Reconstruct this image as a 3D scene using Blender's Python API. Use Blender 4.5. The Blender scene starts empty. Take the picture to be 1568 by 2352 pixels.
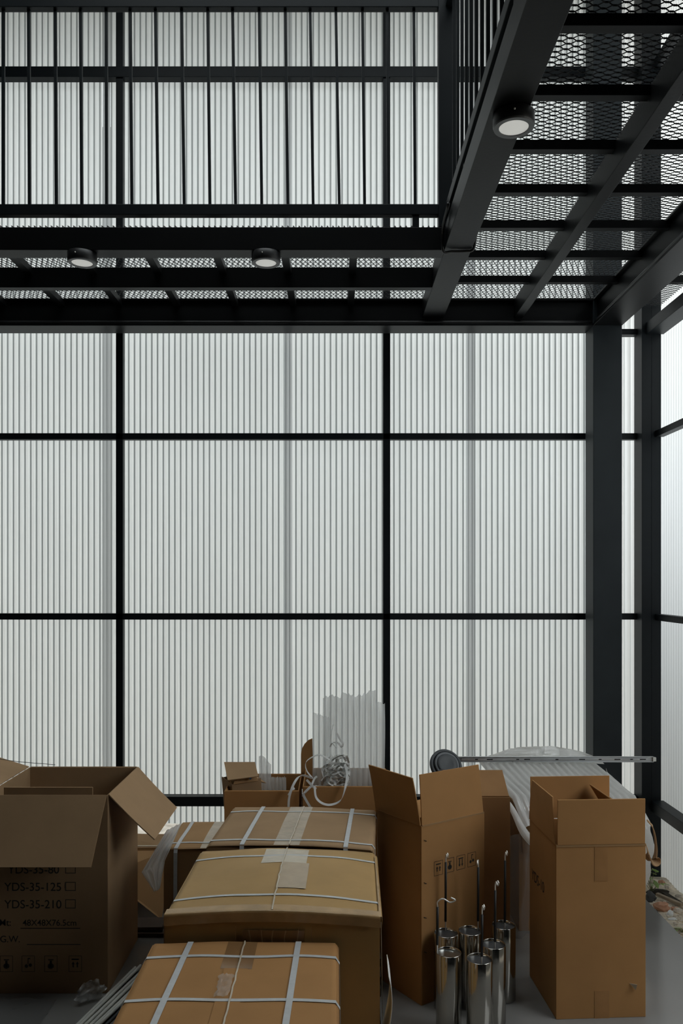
import bpy, math, random
from mathutils import Vector, Matrix, noise

S = bpy.context.scene
C = S.collection
random.seed(7)
# ------------------------------------------------------------------ camera
# level one-point view: principal point at pixel (772,1330), focal length 1900 px, eye 1.6 m
F, PX, PY, EYE = 1900.0, 772.0, 1330.0, 1.6
cam = bpy.data.cameras.new('camera')
cam.sensor_fit = 'VERTICAL'
cam.sensor_height = 36.0
cam.sensor_width = 24.0
cam.lens = 36.0 * F / 2352.0
cam.shift_x = (784 - PX) / 2352.0
cam.shift_y = (PY - 1176) / 2352.0
cam.clip_end = 500
camo = bpy.data.objects.new('camera', cam)
camo.location = (0, 0, EYE)
camo.rotation_euler = (math.pi / 2, 0, 0)
C.objects.link(camo)
S.camera = camo

# ------------------------------------------------------------------ sky: plain overcast (brighter at the zenith)
SKY = 5.0
w = bpy.data.worlds.new('overcast')
S.world = w
w.use_nodes = True
nt = w.node_tree
nt.nodes.clear()
out = nt.nodes.new('ShaderNodeOutputWorld')
bg = nt.nodes.new('ShaderNodeBackground')
tc = nt.nodes.new('ShaderNodeTexCoord')
sx = nt.nodes.new('ShaderNodeSeparateXYZ')
mr = nt.nodes.new('ShaderNodeMapRange')
mr.inputs['From Min'].default_value = 0.0
mr.inputs['From Max'].default_value = 1.0
mr.inputs['To Min'].default_value = 0.42
mr.inputs['To Max'].default_value = 1.0
mu = nt.nodes.new('ShaderNodeMath')
mu.operation = 'MULTIPLY'
mu.inputs[1].default_value = SKY
bg.inputs['Color'].default_value = (0.93, 0.98, 1.0, 1)
nt.links.new(tc.outputs['Generated'], sx.inputs[0])
nt.links.new(sx.outputs['Z'], mr.inputs['Value'])
nt.links.new(mr.outputs[0], mu.inputs[0])
nt.links.new(mu.outputs[0], bg.inputs['Strength'])
nt.links.new(bg.outputs[0], out.inputs[0])

vs = S.view_settings
S.display_settings.display_device = 'sRGB'
vs.view_transform = 'Standard'
vs.look = 'None'
vs.exposure = 0.0
vs.gamma = 1.0
vs.use_curve_mapping = False
S.cycles.use_denoising = True
S.cycles.max_bounces = 10
S.cycles.diffuse_bounces = 6
S.cycles.transmission_bounces = 8
S.cycles.transparent_max_bounces = 16
S.cycles.sample_clamp_indirect = 4.0
S.cycles.caustics_reflective = False
S.cycles.caustics_refractive = False


def P(px, py, d):
    """pixel + depth -> world point"""
    return Vector(((px - PX) * d / F, d, EYE - (py - PY) * d / F))


# ------------------------------------------------------------------ materials
def new_mat(name):
    m = bpy.data.materials.new(name)
    m.use_nodes = True
    m.node_tree.nodes.clear()
    return m, m.node_tree.nodes, m.node_tree.links


def principled(name, col, rough=0.5, metal=0.0, var=0.12, scale=8.0, bump=0.0, bscale=60.0, spec=0.5,
               stretch=(1, 1, 1), col2=None):
    m, N, L = new_mat(name)
    o = N.new('ShaderNodeOutputMaterial')
    b = N.new('ShaderNodeBsdfPrincipled')
    L.new(b.outputs[0], o.inputs[0])
    b.inputs['Roughness'].default_value = rough
    b.inputs['Metallic'].default_value = metal
    b.inputs['Specular IOR Level'].default_value = spec
    t = N.new('ShaderNodeTexCoord')
    mp = N.new('ShaderNodeMapping')
    mp.inputs['Scale'].default_value = stretch
    L.new(t.outputs['Object'], mp.inputs[0])
    n = N.new('ShaderNodeTexNoise')
    n.inputs['Scale'].default_value = scale
    n.inputs['Detail'].default_value = 5
    L.new(mp.outputs[0], n.inputs[0])
    r = N.new('ShaderNodeValToRGB')
    c2 = col2 or tuple(c * (1 - var) for c in col)
    c1 = tuple(min(1, c * (1 + var)) for c in col)
    r.color_ramp.elements[0].position = 0.3
    r.color_ramp.elements[1].position = 0.7
    r.color_ramp.elements[0].color = (*c2, 1)
    r.color_ramp.elements[1].color = (*c1, 1)
    L.new(n.outputs['Fac'], r.inputs[0])
    L.new(r.outputs[0], b.inputs['Base Color'])
    if bump:
        n2 = N.new('ShaderNodeTexNoise')
        n2.inputs['Scale'].default_value = bscale
        n2.inputs['Detail'].default_value = 3
        L.new(mp.outputs[0], n2.inputs[0])
        bp = N.new('ShaderNodeBump')
        bp.inputs['Strength'].default_value = bump
        bp.inputs['Distance'].default_value = 0.004
        L.new(n2.outputs['Fac'], bp.inputs['Height'])
        L.new(bp.outputs[0], b.inputs['Normal'])
    return m


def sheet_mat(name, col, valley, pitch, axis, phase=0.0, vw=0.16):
    """translucent corrugated plastic; the narrow valleys are painted darker to shade the ribs"""
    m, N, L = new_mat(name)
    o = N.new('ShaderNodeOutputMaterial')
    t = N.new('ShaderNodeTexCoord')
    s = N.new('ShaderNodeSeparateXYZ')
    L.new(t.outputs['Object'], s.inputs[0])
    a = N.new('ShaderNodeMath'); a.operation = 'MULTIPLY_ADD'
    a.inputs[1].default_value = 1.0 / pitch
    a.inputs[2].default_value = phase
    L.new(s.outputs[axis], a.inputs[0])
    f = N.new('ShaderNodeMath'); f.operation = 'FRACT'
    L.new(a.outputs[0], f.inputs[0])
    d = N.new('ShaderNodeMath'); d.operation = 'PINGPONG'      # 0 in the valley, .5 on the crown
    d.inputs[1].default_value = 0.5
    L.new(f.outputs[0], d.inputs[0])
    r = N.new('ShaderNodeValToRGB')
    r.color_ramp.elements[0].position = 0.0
    r.color_ramp.elements[0].color = (*valley, 1)  # groove shading painted in as a darker colour
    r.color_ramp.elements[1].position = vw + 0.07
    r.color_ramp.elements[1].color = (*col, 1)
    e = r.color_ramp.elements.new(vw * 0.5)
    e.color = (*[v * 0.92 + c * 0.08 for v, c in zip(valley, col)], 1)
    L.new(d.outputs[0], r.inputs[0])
    # streaky dust
    mp = N.new('ShaderNodeMapping')
    mp.inputs['Scale'].default_value = (6, 6, 0.5)
    L.new(t.outputs['Object'], mp.inputs[0])
    n = N.new('ShaderNodeTexNoise')
    n.inputs['Scale'].default_value = 1.5
    n.inputs['Detail'].default_value = 4
    L.new(mp.outputs[0], n.inputs[0])
    mr_ = N.new('ShaderNodeMapRange')
    mr_.inputs['From Min'].default_value = 0.3
    mr_.inputs['From Max'].default_value = 0.7
    mr_.inputs['To Min'].default_value = 0.93
    mr_.inputs['To Max'].default_value = 1.0
    L.new(n.outputs['Fac'], mr_.inputs[0])
    mx = N.new('ShaderNodeVectorMath'); mx.operation = 'SCALE'
    L.new(r.outputs[0], mx.inputs[0])
    L.new(mr_.outputs[0], mx.inputs['Scale'])
    tr = N.new('ShaderNodeBsdfTranslucent')
    L.new(mx.outputs[0], tr.inputs['Color'])
    df = N.new('ShaderNodeBsdfDiffuse')
    df.inputs['Color'].default_value = (0.16, 0.165, 0.165, 1)
    gl = N.new('ShaderNodeBsdfGlossy')
    gl.inputs['Roughness'].default_value = 0.35
    gl.inputs['Color'].default_value = (0.5, 0.5, 0.5, 1)
    ad = N.new('ShaderNodeAddShader')
    L.new(tr.outputs[0], ad.inputs[0])
    mxs = N.new('ShaderNodeMixShader')
    mxs.inputs[0].default_value = 0.08
    L.new(df.outputs[0], mxs.inputs[1])
    L.new(gl.outputs[0], mxs.inputs[2])
    L.new(mxs.outputs[0], ad.inputs[1])
    L.new(ad.outputs[0], o.inputs[0])
    return m


def film_mat(name, transp, col=(0.8, 0.82, 0.83), rough=0.25, mix=0.45):
    m, N, L = new_mat(name)
    o = N.new('ShaderNodeOutputMaterial')
    t = N.new('ShaderNodeTexCoord')
    n = N.new('ShaderNodeTexNoise')
    n.inputs['Scale'].default_value = 25
    n.inputs['Detail'].default_value = 4
    L.new(t.outputs['Object'], n.inputs[0])
    bp = N.new('ShaderNodeBump')
    bp.inputs['Strength'].default_value = 0.5
    bp.inputs['Distance'].default_value = 0.01
    L.new(n.outputs['Fac'], bp.inputs['Height'])
    tp = N.new('ShaderNodeBsdfTransparent')
    tl = N.new('ShaderNodeBsdfTranslucent'); tl.inputs['Color'].default_value = (*col, 1)
    df = N.new('ShaderNodeBsdfDiffuse'); df.inputs['Color'].default_value = (*col, 1)
    gl = N.new('ShaderNodeBsdfGlossy'); gl.inputs['Roughness'].default_value = rough
    for q in (tl, df, gl):
        L.new(bp.outputs[0], q.inputs['Normal'])
    a = N.new('ShaderNodeMixShader'); a.inputs[0].default_value = mix
    L.new(tl.outputs[0], a.inputs[1]); L.new(df.outputs[0], a.inputs[2])
    b = N.new('ShaderNodeMixShader'); b.inputs[0].default_value = 0.12
    L.new(a.outputs[0], b.inputs[1]); L.new(gl.outputs[0], b.inputs[2])
    c = N.new('ShaderNodeMixShader'); c.inputs[0].default_value = transp
    L.new(b.outputs[0], c.inputs[1]); L.new(tp.outputs[0], c.inputs[2])
    L.new(c.outputs[0], o.inputs[0])
    return m


def lens_mat():
    m, N, L = new_mat('lamp_lens')
    o = N.new('ShaderNodeOutputMaterial')
    b = N.new('ShaderNodeBsdfPrincipled')
    b.inputs['Base Color'].default_value = (0.8, 0.8, 0.77, 1)
    b.inputs['Roughness'].default_value = 0.5
    b.inputs['Emission Color'].default_value = (1.0, 1.0, 0.94, 1)
    b.inputs['Emission Strength'].default_value = 0.30
    L.new(b.outputs[0], o.inputs[0])
    return m


PITCH = 0.0356
M = {}
M['paint'] = principled('dark_frame_paint', (0.0095, 0.0125, 0.0148), 0.45, var=0.15, scale=5, bump=0.05, bscale=90, spec=0.18)
M['column'] = principled('charcoal_column_paint', (0.024, 0.030, 0.034), 0.5, var=0.12, scale=4, bump=0.05, bscale=80, spec=0.2)
M['beam'] = principled('dark_beam_paint', (0.0055, 0.006, 0.0065), 0.42, var=0.18, scale=4, bump=0.06, bscale=70, spec=0.14)
M['mesh'] = principled('expanded_metal_paint', (0.016, 0.017, 0.018), 0.55, var=0.1, spec=0.3)
M['cable'] = principled('black_cable', (0.012, 0.012, 0.012), 0.4, var=0.1)
M['conduit'] = principled('grey_conduit', (0.03, 0.031, 0.032), 0.35, var=0.1)
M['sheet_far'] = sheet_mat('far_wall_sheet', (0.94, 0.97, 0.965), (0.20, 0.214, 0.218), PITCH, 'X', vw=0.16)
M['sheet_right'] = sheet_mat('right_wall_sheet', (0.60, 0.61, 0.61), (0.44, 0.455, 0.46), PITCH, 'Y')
M['sheet_end'] = sheet_mat('brightened_end_sheet', (0.97, 0.98, 0.98), (0.6, 0.62, 0.62), PITCH, 'X', vw=0.08)  # far-wall sheet coloured brighter for the stronger light beside the column
M['sheet_lap'] = sheet_mat('doubled_sheet_lap', (0.46, 0.48, 0.485), (0.24, 0.255, 0.26), 0.024, 'X')
M['roof_glass'], N_, L_ = new_mat('added_clear_roof_light')
_o = N_.new('ShaderNodeOutputMaterial'); _t = N_.new('ShaderNodeBsdfTransparent'); _t.inputs['Color'].default_value = (0.9, 0.92, 0.91, 1)
_g = N_.new('ShaderNodeBsdfGlossy'); _g.inputs['Roughness'].default_value = 0.05
_m = N_.new('ShaderNodeMixShader'); _m.inputs[0].default_value = 0.06
L_.new(_t.outputs[0], _m.inputs[1]); L_.new(_g.outputs[0], _m.inputs[2]); L_.new(_m.outputs[0], _o.inputs[0])
M['sheet_roof'] = sheet_mat('added_roof_light_sheet', (0.80, 0.80, 0.78), (0.7, 0.7, 0.7), PITCH, 'X')
M['floor'] = principled('polished_floor_tile', (0.20, 0.195, 0.185), 0.14, var=0.05, scale=2, spec=0.5)
M['ground'] = principled('sandy_ground', (0.52, 0.47, 0.40), 0.95, var=0.3, scale=14, bump=0.6, bscale=45, spec=0.1)
M['bed'] = principled('pale_sand_bed', (0.66, 0.58, 0.47), 0.95, var=0.3, scale=20, bump=0.6, bscale=60, spec=0.1)
M['plaster'] = principled('grey_wall', (0.07, 0.07, 0.07), 0.8, var=0.08)
M['render_d'] = principled('grey_render', (0.27, 0.27, 0.26), 0.85, var=0.08)
M['render'] = principled('pale_render', (0.40, 0.40, 0.38), 0.85, var=0.08)
M['roof'] = principled('dark_roof_sheet', (0.10, 0.10, 0.10), 0.6)
card = (0.37, 0.22, 0.105)
M['card_a'] = principled('cardboard_tan', card, 0.85, var=0.07, scale=6, bump=0.1, bscale=30, spec=0.15, stretch=(1, 1, 0.35))
M['card_b'] = principled('cardboard_warm', (0.40, 0.21, 0.082), 0.85, var=0.08, scale=5, bump=0.12, bscale=26, spec=0.15)
M['card_c'] = principled('cardboard_grey_tan', (0.355, 0.228, 0.125), 0.85, var=0.07, scale=7, bump=0.1, bscale=30, spec=0.15)
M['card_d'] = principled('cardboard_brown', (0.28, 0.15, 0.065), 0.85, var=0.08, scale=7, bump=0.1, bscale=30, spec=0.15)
M['card_y'] = principled('cardboard_taped_yellow', (0.43, 0.265, 0.10), 0.6, var=0.09, scale=5, bump=0.2, bscale=18, spec=0.3)
M['tape'] = principled('clear_tape_on_card', (0.42, 0.31, 0.19), 0.22, var=0.1, scale=20, bump=0.25, bscale=40, spec=0.6)
M['tape_b'] = principled('brown_tape', (0.24, 0.13, 0.055), 0.25, var=0.12, scale=20, bump=0.2, bscale=40)
M['tape_f'] = principled('faint_tape_on_card', (0.35, 0.175, 0.062), 0.35, var=0.12, scale=14, bump=0.1)
M['tape_w'] = principled('milky_tape', (0.42, 0.33, 0.225), 0.28, var=0.14, scale=25, bump=0.3, bscale=50)
M['tape_p'] = principled('pale_tape_patch', (0.55, 0.47, 0.35), 0.28, var=0.1, scale=25, bump=0.3, bscale=50)
M['amber'] = principled('amber_edge_tape', (0.42, 0.26, 0.11), 0.25, var=0.2, scale=15, bump=0.3, bscale=35)
M['strap'] = principled('grey_white_strapping', (0.52, 0.53, 0.53), 0.4, var=0.06, scale=60)
M['strap_w'] = principled('white_strapping', (0.62, 0.62, 0.60), 0.4, var=0.06, scale=60)
M['ink'] = principled('black_print', (0.02, 0.016, 0.012), 0.8, var=0.1)
M['ink_b'] = principled('faded_black_print', (0.05, 0.035, 0.025), 0.8, var=0.1)
M['steel'] = principled('polished_stainless', (0.50, 0.48, 0.44), 0.13, metal=1.0, var=0.04, scale=3, stretch=(1, 1, 0.1))
M['steel_d'] = principled('lit_stainless_inside', (0.45, 0.48, 0.49), 0.3, metal=1.0, var=0.05)  # paler copy for the canister whose inside catches light
M['shaded_inside'] = principled('shaded_canister_inside', (0.06, 0.063, 0.066), 0.4, metal=0.4, var=0.1)  # dark colour standing in for shade inside the open canisters
M['wire'] = principled('bright_wire', (0.75, 0.74, 0.70), 0.3, metal=0.6, var=0.05)
M['sleeve'] = principled('black_sleeve', (0.006, 0.006, 0.006), 0.5, var=0.1)
M['film'] = film_mat('air_column_film', 0.55, (0.9, 0.92, 0.92))
M['film_t'] = film_mat('thin_clear_film', 0.68, (0.9, 0.92, 0.92))
M['film_w'] = film_mat('white_bubble_film', 0.06, (0.92, 0.92, 0.90))
M['film_bag'] = film_mat('white_film_bag', 0.12, (0.97, 0.98, 0.98), mix=0.25)
M['film_g'] = film_mat('dusty_film', 0.45, (0.30, 0.30, 0.30))
M['alu'] = principled('aluminium_profile', (0.55, 0.56, 0.57), 0.35, metal=0.7, var=0.08, scale=12)
M['grey_pl'] = principled('dark_grey_plastic', (0.055, 0.06, 0.065), 0.45, var=0.12)
M['grey_pl2'] = principled('mid_grey_plastic', (0.14, 0.15, 0.16), 0.4, var=0.1)
M['blue'] = principled('blue_print', (0.03, 0.10, 0.20), 0.5)
M['brick'] = principled('broken_red_brick', (0.55, 0.29, 0.18), 0.9, var=0.2, scale=30, bump=0.5, bscale=80)
M['stone'] = principled('pale_rubble', (0.70, 0.62, 0.52), 0.9, var=0.25, scale=30, bump=0.5, bscale=60)
M['shard'] = principled('white_tile_shard', (0.85, 0.86, 0.86), 0.4, var=0.03)
M['wood'] = principled('weathered_wood', (0.36, 0.28, 0.20), 0.85, var=0.25, scale=20, stretch=(1, 1, 4))
M['soil'] = principled('dark_soil', (0.035, 0.028, 0.02), 0.95, var=0.3, scale=30, bump=0.5)
M['leaf'] = principled('green_leaf', (0.22, 0.33, 0.08), 0.5, var=0.35, scale=14)
M['leaf2'] = principled('pale_leaf', (0.46, 0.52, 0.28), 0.5, var=0.25, scale=14)
M['stem'] = principled('plant_stem', (0.16, 0.17, 0.06), 0.7)
M['rod'] = principled('pale_rod', (0.55, 0.55, 0.51), 0.35, var=0.06)
M['dark_card'] = principled('dark_brown_board', (0.05, 0.032, 0.022), 0.85, var=0.2)  # very dark brown, slightly mottled
M['lens'] = lens_mat()
M['housing'] = principled('black_lamp_housing', (0.012, 0.012, 0.013), 0.45, var=0.1)
M['ring'] = principled('grey_lamp_ring', (0.09, 0.093, 0.095), 0.45, var=0.08)


# ------------------------------------------------------------------ mesh helpers
class MB:
    def __init__(self):
        self.v, self.f = [], []

    def box(self, x0, x1, y0, y1, z0, z1):
        b = len(self.v)
        self.v += [(x, y, z) for z in (z0, z1) for y in (y0, y1) for x in (x0, x1)]
        self.f += [tuple(b + i for i in q) for q in
                   ((0, 2, 3, 1), (4, 5, 7, 6), (0, 1, 5, 4), (2, 6, 7, 3), (0, 4, 6, 2), (1, 3, 7, 5))]
        return self

    def hexa(self, pts):
        """8 points: bottom ring 0-3 (ccw), top ring 4-7"""
        b = len(self.v)
        self.v += [tuple(p) for p in pts]
        self.f += [tuple(b + i for i in q) for q in
                   ((0, 3, 2, 1), (4, 5, 6, 7), (0, 1, 5, 4), (1, 2, 6, 5), (2, 3, 7, 6), (3, 0, 4, 7))]
        return self

    def bar(self, a, b, w, h, up=(0, 0, 1)):
        a, b, up = Vector(a), Vector(b), Vector(up)
        d = (b - a).normalized()
        s = d.cross(up).normalized() * (w / 2)
        u = s.cross(d).normalized() * (h / 2)
        return self.hexa([a - s - u, a + s - u, b + s - u, b - s - u, a - s + u, a + s + u, b + s + u, b - s + u])

    def prism(self, pts, thick):
        """flat polygon (list of 3-D points) given a thickness along its normal"""
        pts = [Vector(p) for p in pts]
        n = (pts[1] - pts[0]).cross(pts[2] - pts[0]).normalized() * thick
        b, k = len(self.v), len(pts)
        self.v += [tuple(p) for p in pts] + [tuple(p + n) for p in pts]
        self.f.append(tuple(b + i for i in range(k))[::-1])
        self.f.append(tuple(b + k + i for i in range(k)))
        for i in range(k):
            j = (i + 1) % k
            self.f.append((b + i, b + j, b + k + j, b + k + i))
        return self

    def grid(self, fn, nu, nv, flip=False):
        b = len(self.v)
        for j in range(nv + 1):
            for i in range(nu + 1):
                self.v.append(tuple(fn(i / nu, j / nv)))
        for j in range(nv):
            for i in range(nu):
                q = (b + j * (nu + 1) + i, b + j * (nu + 1) + i + 1, b + (j + 1) * (nu + 1) + i + 1, b + (j + 1) * (nu + 1) + i)
                self.f.append(q[::-1] if flip else q)
        return self

    def tube(self, pts, r, n=8, cap=True):
        pts = [Vector(p) for p in pts]
        b = len(self.v)
        ref = None
        for k, p in enumerate(pts):
            a = pts[max(k - 1, 0)]
            c = pts[min(k + 1, len(pts) - 1)]
            d = (c - a).normalized()
            if ref is None:
                ref = Vector((0, 0, 1)) if abs(d.z) < 0.9 else Vector((1, 0, 0))
            s = d.cross(ref).normalized()
            ref = s.cross(d).normalized()
            rr = r[k] if isinstance(r, (list, tuple)) else r
            for i in range(n):
                t = 2 * math.pi * i / n
                self.v.append(tuple(p + s * rr * math.cos(t) + ref * rr * math.sin(t)))
        for k in range(len(pts) - 1):
            for i in range(n):
                j = (i + 1) % n
                self.f.append((b + k * n + i, b + k * n + j, b + (k + 1) * n + j, b + (k + 1) * n + i))
        if cap:
            self.f.append(tuple(b + i for i in range(n))[::-1])
            e = b + (len(pts) - 1) * n
            self.f.append(tuple(e + i for i in range(n)))
        return self

    def lathe(self, prof, n=32, c=(0, 0, 0)):
        b, k = len(self.v), len(prof)
        for i in range(n):
            t = 2 * math.pi * i / n
            for r, z in prof:
                self.v.append((c[0] + r * math.cos(t), c[1] + r * math.sin(t), c[2] + z))
        for i in range(n):
            j = (i + 1) % n
            for q in range(k - 1):
                self.f.append((b + i * k + q, b + j * k + q, b + j * k + q + 1, b + i * k + q + 1))
        return self

    def ribbon(self, pts, wdirs, width, thick=0.0012):
        """flat band along pts; wdirs one vector or a list: direction of its width"""
        pts = [Vector(p) for p in pts]
        b = len(self.v)
        m = len(pts)
        for k, p in enumerate(pts):
            wd = Vector(wdirs[k] if isinstance(wdirs, list) else wdirs)
            d = (pts[min(k + 1, m - 1)] - pts[max(k - 1, 0)]).normalized()
            wd = (wd - d * wd.dot(d)).normalized()
            n = d.cross(wd).normalized() * (thick / 2)
            s = wd * (width / 2)
            self.v += [tuple(p - s - n), tuple(p + s - n), tuple(p + s + n), tuple(p - s + n)]
        for k in range(m - 1):
            for i in range(4):
                j = (i + 1) % 4
                self.f.append((b + 4 * k + i, b + 4 * k + j, b + 4 * k + 4 + j, b + 4 * k + 4 + i))
        self.f.append((b, b + 3, b + 2, b + 1))
        e = b + 4 * (m - 1)
        self.f.append((e, e + 1, e + 2, e + 3))
        return self

    def mesh(self, name, smooth=False):
        me = bpy.data.meshes.new(name)
        me.from_pydata(self.v, [], self.f)
        me.validate()
        me.update()
        if smooth:
            for p in me.polygons:
                p.use_smooth = True
        return me

    def build(self, name, mat, parent=None, smooth=False, bevel=0.0, label=None, solid=0.0):
        return put(name, self.mesh(name, smooth), mat, parent, bevel, label, solid)


def put(name, me, mat, parent=None, bevel=0.0, label=None, solid=0.0):
    if mat and not me.materials:
        me.materials.append(M[mat] if isinstance(mat, str) else mat)
    o = bpy.data.objects.new(name, me)
    C.objects.link(o)
    if parent:
        o.parent = parent
    if solid:
        s = o.modifiers.new('solid', 'SOLIDIFY')
        s.thickness = solid
        s.offset = 0
    if bevel:
        b = o.modifiers.new('bevel', 'BEVEL')
        b.width = bevel
        b.segments = 2
        b.limit_method = 'ANGLE'
    if label:
        o['label'] = label
    return o


def tag(o, label, cat=None, group=None, kind=None):
    o['label'] = label
    if cat:
        o['category'] = cat
    if group:
        o['group'] = group
    if kind:
        o['kind'] = kind
    return o


def thing(name, label, cat, loc=(0, 0, 0), rz=0.0, group=None, kind=None, rot=None):
    o = bpy.data.objects.new(name, None)
    C.objects.link(o)
    o.empty_display_size = 0.1
    o.location = loc
    o.rotation_euler = rot if rot else (0, 0, rz)
    return tag(o, label, cat, group, kind)


def smooth_path(pts, n=8):
    pts = [Vector(p) for p in pts]
    out = []
    q = [pts[0] * 2 - pts[1]] + pts + [pts[-1] * 2 - pts[-2]]
    for k in range(1, len(q) - 2):
        a, b, c, d = q[k - 1], q[k], q[k + 1], q[k + 2]
        for i in range(n):
            t = i / n
            out.append(0.5 * ((2 * b) + (c - a) * t + (2 * a - 5 * b + 4 * c - d) * t * t + (3 * b - a - 3 * c + d) * t ** 3))
    out.append(pts[-1])
    return out


def nz(x, y, z=0.0):
    return noise.noise(Vector((x, y, z)))


def text_mesh(s, size):
    cu = bpy.data.curves.new('txt', 'FONT')
    cu.body = s
    cu.size = size
    cu.offset = size * 0.004
    ob = bpy.data.objects.new('txt', cu)
    C.objects.link(ob)
    bpy.context.view_layer.update()
    me = bpy.data.meshes.new_from_object(ob.evaluated_get(bpy.context.evaluated_depsgraph_get()))
    bpy.data.objects.remove(ob)
    bpy.data.curves.remove(cu)
    return me


def text_part(s, size, origin, right, up, mat, parent, name='printed_text', sx=1.0):
    """flat lettering on a face; origin = lower left, in the parent's space"""
    me = text_mesh(s, size)
    r, u = Vector(right).normalized() * sx, Vector(up).normalized()
    o_ = Vector(origin)
    for v in me.vertices:
        v.co = o_ + r * v.co.x + u * v.co.y
    return put(name, me, mat, parent)


# ================================================================== STRUCTURE
Z_EDGE = 1.545                       # right edge of the floor slab
YW = 5.05                            # inner face of the far wall's framing
XW = 1.92                            # inner face of the right wall's framing

o = MB().box(-3.6, Z_EDGE, -3.0, 5.0, -0.22, 0.0).build('floor', 'floor')
tag(o, 'glossy grey tiled floor slab under the cartons', 'floor', kind='structure')
g = MB()
g.grid(lambda u, v: (-30 + 60 * u, -30 + 60 * v, -0.235), 4, 4)
o = g.build('ground', 'ground')
tag(o, 'bare sandy ground outside the slab and walls', 'ground', kind='structure')


def profile(x):
    """inward depth of the corrugation: wide rounded crowns, narrow valleys"""
    t = abs(math.sin(math.pi * x / PITCH))
    return 0.011 * t ** 0.7


def corrugated(axis, a0, a1, z0, z1, base, sign, nper=10):
    mb = MB()
    n = max(2, int(round((a1 - a0) / PITCH * nper)))

    def fn(u, v):
        a = a0 + (a1 - a0) * u
        dpt = base + sign * profile(a)
        z = z0 + (z1 - z0) * v
        return (a, dpt, z) if axis == 'X' else (dpt, a, z)
    mb.grid(fn, n, 1, flip=(axis == 'Y'))
    return mb


# ---------------- far wall: corrugated sheets on a tube frame
wf = thing('wall_far', 'far wall of white corrugated plastic sheets on a black tube frame', 'wall', (0, 0, 0), kind='structure')
joints = [-3.657, -2.537, -1.417, -0.297, 0.826, 1.62]
LAP = 0.024
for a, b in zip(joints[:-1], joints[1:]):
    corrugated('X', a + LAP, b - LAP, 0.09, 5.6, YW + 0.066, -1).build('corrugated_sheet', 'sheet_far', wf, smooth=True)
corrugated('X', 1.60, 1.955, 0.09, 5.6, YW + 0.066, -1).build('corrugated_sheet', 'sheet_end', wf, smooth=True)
for a in joints[1:-1]:
    m_ = MB()
    m_.grid(lambda u, v: (a - LAP + 2 * LAP * u, YW + 0.058 - 0.006 * math.sin(u * math.pi * 2) ** 2, 0.09 + 5.5 * v), 10, 1)
    m_.build('sheet_lap', 'sheet_lap', wf, smooth=True)
ST = 0.043
for x in (-2.955, -1.324, 0.308):
    MB().box(x - ST / 2, x + ST / 2, YW, YW + 0.05, 0.0, 5.58).build('stud', 'paint', wf, bevel=0.002)
for z in (2.472, 1.371):
    MB().box(-3.6, 1.835, YW, YW + 0.048, z - 0.019, z + 0.019).build('rail', 'paint', wf, bevel=0.002)
MB().box(-3.6, 1.835, YW - 0.02, YW + 0.048, 0.217, 0.276).build('sill_rail', 'paint', wf, bevel=0.002)
MB().box(-3.6, 1.835, YW - 0.01, YW + 0.048, 4.66, 4.725).build('upper_rail', 'paint', wf, bevel=0.002)
MB().box(-3.6, 1.835, YW - 0.01, YW + 0.048, 5.45, 5.51).build('upper_rail', 'paint', wf, bevel=0.002)
MB().box(1.67, 1.835, YW - 0.01, YW + 0.048, 3.09, 3.125).build('rail', 'paint', wf, bevel=0.002)
MB().box(1.835, 1.893, 4.97, YW + 0.05, -0.22, 5.58).build('corner_post', 'paint', wf, bevel=0.002)

# ---------------- right wall
wr = thing('wall_right', 'bright side wall of corrugated plastic beyond the black column', 'wall', (0, 0, 0), kind='structure')
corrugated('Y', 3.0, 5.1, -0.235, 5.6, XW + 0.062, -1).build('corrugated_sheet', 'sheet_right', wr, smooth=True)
MB().box(1.893, 1.951, 4.97, 5.03, -0.22, 5.58).build('corner_post', 'paint', wr, bevel=0.002)
for z, h in ((2.472, 0.019), (1.371, 0.019)):
    MB().box(XW - 0.005, XW + 0.045, 3.0, 4.97, z - h, z + h).build('rail', 'paint', wr, bevel=0.002)
MB().box(XW - 0.03, XW + 0.045, 3.0, 4.97, 0.205, 0.27).build('sill_rail', 'paint', wr, bevel=0.002)
MB().box(XW - 0.06, XW + 0.045, -2.9, 4.97, 3.07, 3.14).build('rail', 'paint', wr, bevel=0.002)
MB().box(XW - 0.01, XW + 0.045, 3.0, 3.05, -0.22, 5.58).build('stud', 'paint', wr, bevel=0.002)
MB().box(XW - 0.01, XW + 0.045, -2.9, 4.97, 4.66, 4.725).build('upper_rail', 'paint', wr, bevel=0.002)
MB().box(XW + 0.05, XW + 0.11, -3.0, 1.45, -0.235, 5.6).build('solid_panel', 'plaster', wr)
MB().box(XW + 0.05, XW + 0.11, 1.45, 3.0, 3.0, 5.6).build('solid_panel', 'plaster', wr)   # open doorway below

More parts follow.
